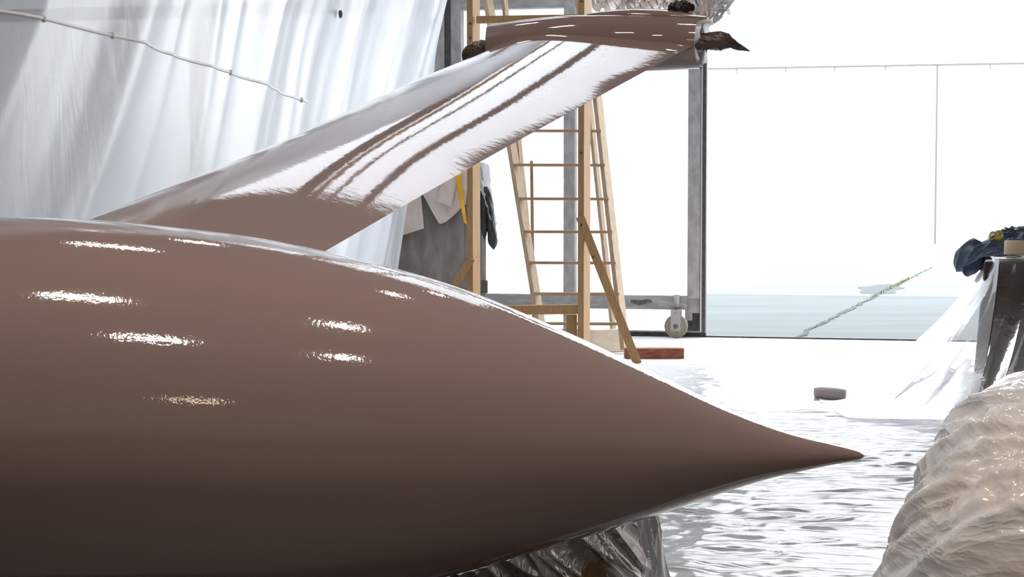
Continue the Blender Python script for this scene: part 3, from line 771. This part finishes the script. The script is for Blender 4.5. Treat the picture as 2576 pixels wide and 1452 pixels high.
# ================================================================== GREY CABINET WITH PAPERS AND JACKET
DC = 12.75
cx0, cx1 = at(985, 600, DC).x, at(1212, 600, DC).x
ct = at(1100, 432, DC).z
cab = thing('grey_cabinet', 'stained grey board cabinet behind the left scaffold post', 'cabinet', ((cx0+cx1)/2, DC + .2, 0))
box('body', (cx1-cx0, 0.40, ct - 0.06), ((cx0+cx1)/2, DC + .21, (ct+.06)/2), M['board'], cab, bev=0.02)
box('front_panel', (at(1168, 600, DC).x - cx0, 0.012, ct - 0.14), ((cx0 + at(1168, 600, DC).x)/2, DC + .002, (ct-.02)/2 + .02), M['board'], cab, bev=0.004)
box('side_channel', (0.03, 0.04, 0.62), (cx1 + .017, DC + .04, at(1212, 650, DC).z), M['steel'], cab)
box('side_bracket', (0.05, 0.03, 0.10), (cx1 + .02, DC + .02, at(1212, 722, DC).z), M['bolt'], cab)
for sx in (cx0 + .06, cx1 - .06):
    box('foot', (0.06, 0.3, 0.06), (sx, DC + .2, 0.03), M['bolt'], cab)
def sheet_of(name, px_pts_top, px_pts_bot, d, mt, label, cat, disp, nu=40, nv=40, group=None, thick=0.002):
    o = drape(name, [at(a, b, d) for a, b in px_pts_top], [at(a, b, d - .01) for a, b in px_pts_bot], nu, nv, mt, None, disp, thick=thick)
    return tag(o, label, cat, group)
sheet_of('masking_paper', [(1005, 428), (1052, 424)], [(1012, 592), (1067, 575)], DC - .02, M['paper'], 'pinkish paper sheet hanging at the left end of the grey cabinet', 'paper',
         lambda u, v: 0.008*fbm(u*3, v*3, 3, 201), group='masking papers')
# pointed sheet: a triangle-like corner
bm = bmesh.new()
pp = [(1052, 468), (1090, 520), (1105, 562), (1130, 545), (1172, 512), (1176, 428), (1110, 424)]
f = []
o = sheet_of('masking_paper', [(1048, 462), (1120, 425), (1180, 425)], [(1102, 560), (1106, 563), (1172, 514)], DC - .035, M['paper'], 'large pinkish paper with a pointed lower corner on the cabinet', 'paper',
         lambda u, v: 0.012*fbm(u*3+4, v*3, 3, 203), group='masking papers')
sheet_of('masking_paper', [(1112, 448), (1152, 438)], [(1098, 508), (1136, 520)], DC - .055, M['paper'], 'small square pinkish paper lying over the pointed sheet', 'paper',
         lambda u, v: 0.006*fbm(u*3+9, v*3, 3, 205), group='masking papers')
sheet_of('yellow_strap', [(1141, 425), (1157, 425)], [(1167, 560), (1175, 566)], DC - .075, M['strap'], 'yellow webbing strap hanging beside the scaffold post', 'strap',
         lambda u, v: 0.01*np.sin(v*9)+0*u, 6, 30)
jk = thing('jacket', 'grey jacket with dark lining draped over the cabinet corner', 'jacket', at(1225, 420, DC))
drape('shell', [at(1192, 412, DC-.05), at(1212, 409, DC-.03), at(1222, 412, DC+.12), at(1226, 416, DC+.3)], [at(1200, 470, DC-.06), at(1215, 490, DC-.08), at(1245, 572, DC-.05), at(1248, 560, DC+.2)], 60, 50, M['jacket'], jk,
      lambda u, v: 0.022*(ridged(u*3+v, v*1.5, 3, 211)-.8), zpow=1.5, thick=0.004)
def sleeve(pts, rads, nm, mt, seed):
    w_ = wrapped(nm, pts, rads, mt, jk, seed, 0.22, 28, 40); return w_
sleeve([at(1217, 470, DC-.02), at(1219, 520, DC-.03), at(1218, 570, DC-.03), at(1219, 604, DC-.03)], [0.012, 0.030, 0.034, 0.034, 0.030, 0.028, 0.026, 0.024, 0.022, 0.018, 0.001], 'lining_fold', M['lining'], 213)
sleeve([at(1222, 470, DC-.03), at(1232, 530, DC-.04), at(1238, 590, DC-.04), at(1242, 629, DC-.04)], [0.012, 0.028, 0.034, 0.033, 0.030, 0.028, 0.029, 0.031, 0.035, 0.038, 0.034, 0.001], 'sleeve', M['lining'], 215)

# ================================================================== RIGHT: COVERED CRATE, BAG, TAPE
DK = 9.0
kx0 = at(2462, 800, DK).x; kz = at(2500, 652, DK).z
cr = thing('dark_crate', 'dark brown wooden crate standing under clear plastic', 'crate', (kx0 + .45, DK + .3, 0))
v = []
for z, o_ in ((0.034, -0.06), (kz - .01, 0.0)):
    v += [(kx0+o_+.02, DK-.02, z), (kx0 + .95, DK-.02, z), (kx0+1.05, DK+.5, z), (kx0+o_+.18, DK+.5, z)]
kb = obj('body', v, [(3, 2, 1, 0), (4, 5, 6, 7), (0, 1, 5, 4), (1, 2, 6, 5), (2, 3, 7, 6), (3, 0, 4, 7)], M['crate'], cr)
bv = kb.modifiers.new('bevel', 'BEVEL'); bv.width = 0.012; bv.segments = 2
for z in (0.09, 0.40, 0.70):
    box('batten', (0.93, 0.02, 0.07), (kx0 + .48, DK - .032 - 0.0, z), M['crate'], cr)
fl = thing('clear_film', 'clear plastic film draped over the dark crate and spreading on the floor', 'plastic film', (kx0 - .2, DK - .3, 0.03))
topc = [at(2470, 640, DK+.75), at(2488, 642, DK+.5), at(2500, 641, DK+.25), at(2503, 648, DK-.03), at(2512, 652, DK-.07)]
botc = [ground(2235, 925, .032), ground(2120, 960, .032), ground(2070, 1012, .032), ground(2130, 1046, .032), ground(2440, 1056, .032)]
def ffold(u, v):
    return (0.055*ridged(u*3.0+v*.25, v*.35+u*.4, 1, 231)*v**.8 + 0.012*ridged(u*6+v*.4, v*.8, 2, 233)*(.25+v)) * np.minimum(1, (1.02-v)*5)
drape('film_spread', topc, botc, 160, 110, M['clearfilm'], fl, ffold, zpow=1.55, hpow=1.05)
drape('film_front', [at(2512, 652, DK-.07), at(2620, 652, DK-.07), at(2790, 652, DK-.07)], [ground(2440, 1056, .05), ground(2620, 1058, .05), ground(2800, 1058, .05)], 160, 110, M['clingfilm'], fl,
      lambda u, v: 0.03*ridged(u*3.2+v*.5, v*.5+u*.3, 2, 237)*(.3+v)*np.minimum(1, (1.02-v)*5), zpow=1.25, hpow=1.6)
drape('film_top', [at(2470, 640, DK+.75), at(2560, 640, DK+.7), at(2700, 640, DK+.7)], [at(2500, 650, DK-.02), at(2570, 652, DK-.06), at(2740, 652, DK-.06)], 40, 30, M['clearfilm'], fl,
      lambda u, v: 0.006*(ridged(u*4, v*4, 2, 235)-.6))

bag = thing('navy_bag', 'navy blue cloth bag with yellow drawcord slumped on the crate', 'bag', at(2520, 640, DK + .45))
DG = DK + 0.50
def lump(nm, c, size, seed, amp=.22, sc_=1.5, rot=0.0, tilt=0.0):
    o = crumple(nm, (0, 0, 0), size, M['navy'], bag, seed, amp*.8, 110, 60, sc_*.75, oct_=1)
    me = o.data; me.transform(Matrix.Translation(Vector(c)) @ Matrix.Rotation(rot, 4, 'Y') @ Matrix.Rotation(tilt, 4, 'X')); return o
lump('body', at(2500, 632, DG), (0.19, 0.15, 0.105), 301, .30, 1.5, math.radians(-24))
lump('hanging_side', at(2440, 648, DG - .05), (0.085, 0.09, 0.115), 303, .25, 1.4, math.radians(25))
lump('gathered_neck', at(2542, 590, DG + .02), (0.062, 0.07, 0.05), 305, .4, 2.0)
lump('back_fold', at(2575, 600, DG + .10), (0.09, 0.08, 0.075), 307, .3)
drape('flap', [at(2452, 622, DG-.14), at(2500, 604, DG-.16), at(2560, 601, DG-.16), at(2640, 600, DG-.14)], [at(2420, 676, DG-.13), at(2490, 646, DG-.22), at(2560, 645, DG-.24), at(2650, 645, DG-.22)], 60, 30, M['navy'], bag,
      lambda u, v: 0.014*(ridged(u*4+v, v*2, 3, 309)-.7), thick=0.004)
kc = at(2507, 594, DG - .175)
def loop(c, r1, r2, rot, n=24):
    return [c + Vector((r1*math.cos(t)*math.cos(rot) - r2*math.sin(t)*math.sin(rot), 0.012*math.sin(2*t), r1*math.cos(t)*math.sin(rot) + r2*math.sin(t)*math.cos(rot))) for t in np.linspace(0, 2*math.pi, n)]
tube('drawcord', loop(kc + Vector((-.022, 0, .0)), 0.024, 0.017, 1.1), 0.0055, M['cord'], bag, 8)
tube('drawcord', loop(kc + Vector((.012, -.008, .012)), 0.021, 0.016, -0.6), 0.0055, M['cord'], bag, 8)
crumple('cord_knot', kc + Vector((.008, -.012, -.008)), (0.016, 0.014, 0.017), M['cord'], bag, 311, .35, 20, 12)

tr_ = thing('tape_roll', 'beige roll of masking tape lying on the covered crate', 'tape roll', at(2575, 653, DK + .12))
tc_ = at(2578, 654, DK + .12); tc_.z = kz + 0.018
lathe('tape', [(0.055, 0.0), (0.112, 0.0), (0.113, 0.002), (0.113, 0.074), (0.112, 0.076), (0.055, 0.076), (0.055, 0.0)], M['tape'], tr_, 48, (0.05, 0.06, 1), tc_)
lathe('core', [(0.048, 0.0), (0.055, 0.0), (0.055, 0.077), (0.048, 0.077), (0.048, 0.0)], M['tape_core'], tr_, 40, (0.05, 0.06, 1), tc_)

# ================================================================== RIGHT FOREGROUND HEAP
hp = thing('covered_heap', 'rounded heap under crinkled pinkish plastic in the right foreground', 'covered heap', (1.62, 4.3, 0))
def dome(name, c, sx, sy, h, mt, amp, seed, nr=110, na=220, pw=2.0, skirt=0.0):
    P = np.zeros((nr, na, 3)); a = np.linspace(0, 2*np.pi, na, endpoint=False)
    t = np.linspace(0.003, 1, nr)
    A, T = np.meshgrid(a, t, indexing='xy')
    r = np.sin(T*np.pi/2); z = np.cos(T*np.pi/2)
    X, Y = r*np.cos(A), r*np.sin(A)
    big = 0.10*fbm(X*1.4+seed, Y*1.4 + z*1.2, 2, seed)
    wx, wz = X*1.2 + 0.3*fbm(X*2, z*2, 2, seed+3), z*1.2 + Y*0.6
    cr_ = amp*(ridged(wx*1.7 + wz*2.2, wz*3.0 - wx*1.0, 4, seed+6) - .9) + 0.5*amp*(ridged(wx*5+wz*4, wz*7-wx*3, 2, seed+9)-.8)
    k = 1 + big*(z > -1)*np.clip(z*3, .3, 1) + cr_
    fl_ = 1 + skirt*np.clip((T-.85)/.15, 0, 1)**2
    P[..., 0] = c[0] + sx*X*k*fl_; P[..., 1] = c[1] + sy*Y*k*fl_; P[..., 2] = c[2] + np.maximum(h*z*k, 0)
    return grid(name, P, mt, hp, closed_v=True)
dome('padding', (1.95, 4.25, 0.0), 0.26, 0.22, 0.34, M['peach'], 0.03, 401, 60, 120)
dome('film_cover', (1.64, 4.30, 0.006), 0.68, 0.52, 0.70, M['heapfilm'], 0.026, 403, skirt=0.12)

# ================================================================== COVERED TRESTLE UNDER THE FUSELAGE
trs = thing('covered_trestle', 'low wooden trestle under shiny crinkled plastic below the fuselage', 'trestle', at(1400, 1452, 3.9).xy.to_3d())
tz = at(1400, 1385, 3.75).z
for px, hgt in ((1250, 0.24), (1440, 0.27)):
    p = at(px, 1400, 3.86)
    box('leg', (0.05, 0.05, hgt), (p.x, 3.86, hgt/2), M['wood'], trs)
pa, pb_ = at(1180, 1460, 3.80), at(1520, 1365, 3.80)
beam('rest', pa + Vector((0, .06, -.06)), pb_ + Vector((0, .06, -.06)), 0.05, 0.08, M['wood'], trs, side=(0, 0, 1))
drape('film_cover', [at(1120, 1449, 3.70), at(1250, 1411, 3.70), at(1400, 1367, 3.72), at(1520, 1329, 3.74), at(1600, 1302, 3.76)],
      [ground(1060, 1640), ground(1250, 1660), ground(1420, 1660), ground(1600, 1640), ground(1700, 1600)], 200, 90, M['silverfilm'], trs,
      lambda u, v: 0.05*(ridged(u*4.5-v*2.2, v*.5+u*.3, 2, 501)-.8)*(.35+v*.8), zpow=1.2)
drape('frosted_flap', [at(1560, 1318, 3.80), at(1650, 1290, 3.84)], [ground(1600, 1640, 0.003), ground(1735, 1600, 0.003)], 50, 50, M['frostfilm'], trs,
      lambda u, v: 0.02*(ridged(u*2+v*.8, v*.8, 2, 503)-.7), zpow=1.1)

# ================================================================== CEILING LAMPS behind the camera
LAMPS = [(-.9, 7.7, 2.2), (-1.04, 5.62, 4.5), (-.38, 2.35, 4.5), (.7, .45, 3.6), (1.35, 7.9, 1.0), (1.17, 5.83, 1.5), (1.68, 2.85, 1.2), (2.68, .91, 1.2)]
LAMP_WHERE = ['above the left end of the added roof light, short oblong', 'second from the door on the left, long oblong', 'third from the door on the left, long oblong', 'farthest from the door on the left, oblong', 'above the added roof light on the right, small round', 'second from the door on the right, small', 'third from the door on the right, small', 'farthest from the door on the right, small']
lamp_names = ['ceiling lamp']
def make_lamp(x, y, z, ln, label):
    t = thing('ceiling_lamp', label, 'lamp', (x, y, z), 0, 'warm ceiling lamps')
    k = 0.075
    def shape(nm, prof, mt, zo):
        P = np.zeros((len(prof), 28, 3))
        for i, (r, h) in enumerate(prof):
            for j in range(28):
                q = 2*math.pi*j/28
                P[i, j] = (x + r*math.cos(q) + math.copysign(k*(ln-1)*0.75, math.cos(q)) * (1 if r > 0.02 else 0), y + r*math.sin(q), z + zo + h)
        return grid(nm, P, mt, t, closed_v=True)
    shape('housing', [(0.0, 0.16), (0.06, 0.15), (0.10, 0.08), (0.115, 0.0), (0.105, 0.0), (0.09, 0.06), (0.0, 0.10)], M['housing'], 0)
    shape('bulb', [(0.0, 0.0), (0.03, 0.002), (0.06, 0.012), (k, 0.03), (0.05, 0.05), (0.0, 0.055)], M['lampglow_dim' if y > 5 else ('lampglow_strong' if x > 1 else 'lampglow')], 0.01)
    tube('stem', [(x, y, z + .15), (x, y, HZ)], 0.012, M['housing'], t, 8)
for (x, y, ln), wh in zip(LAMPS, LAMP_WHERE):
    make_lamp(x, y, 4.68, ln, 'warm ceiling lamp ' + wh)

# added glow panels, out of view, for the warm patches mirrored in the fuselage
for (c_, sz_, lab) in (((3.9, HY0 + 0.08, 4.2), (1.1, 0.08, 0.32), 'added warm oblong glow panel on the wall behind the camera'), ((HX1 - 0.09, -4.6, 3.55), (0.08, 1.3, 0.32), 'added warm oblong glow panel on the right hangar wall')):
    t = thing('added_glow_panel', lab, 'lamp', c_)
    box('housing', (sz_[0] + .06, sz_[1], sz_[2] + .06), c_, M['housing'], t)
    n_ = Vector((0, 0.045, 0)) if sz_[1] < .1 else Vector((-0.045, 0, 0))
    box('glow_face', (sz_[0] if sz_[0] > .1 else .02, sz_[1] if sz_[1] > .1 else .02, sz_[2]), Vector(c_) + n_, M['added_glow'], t)
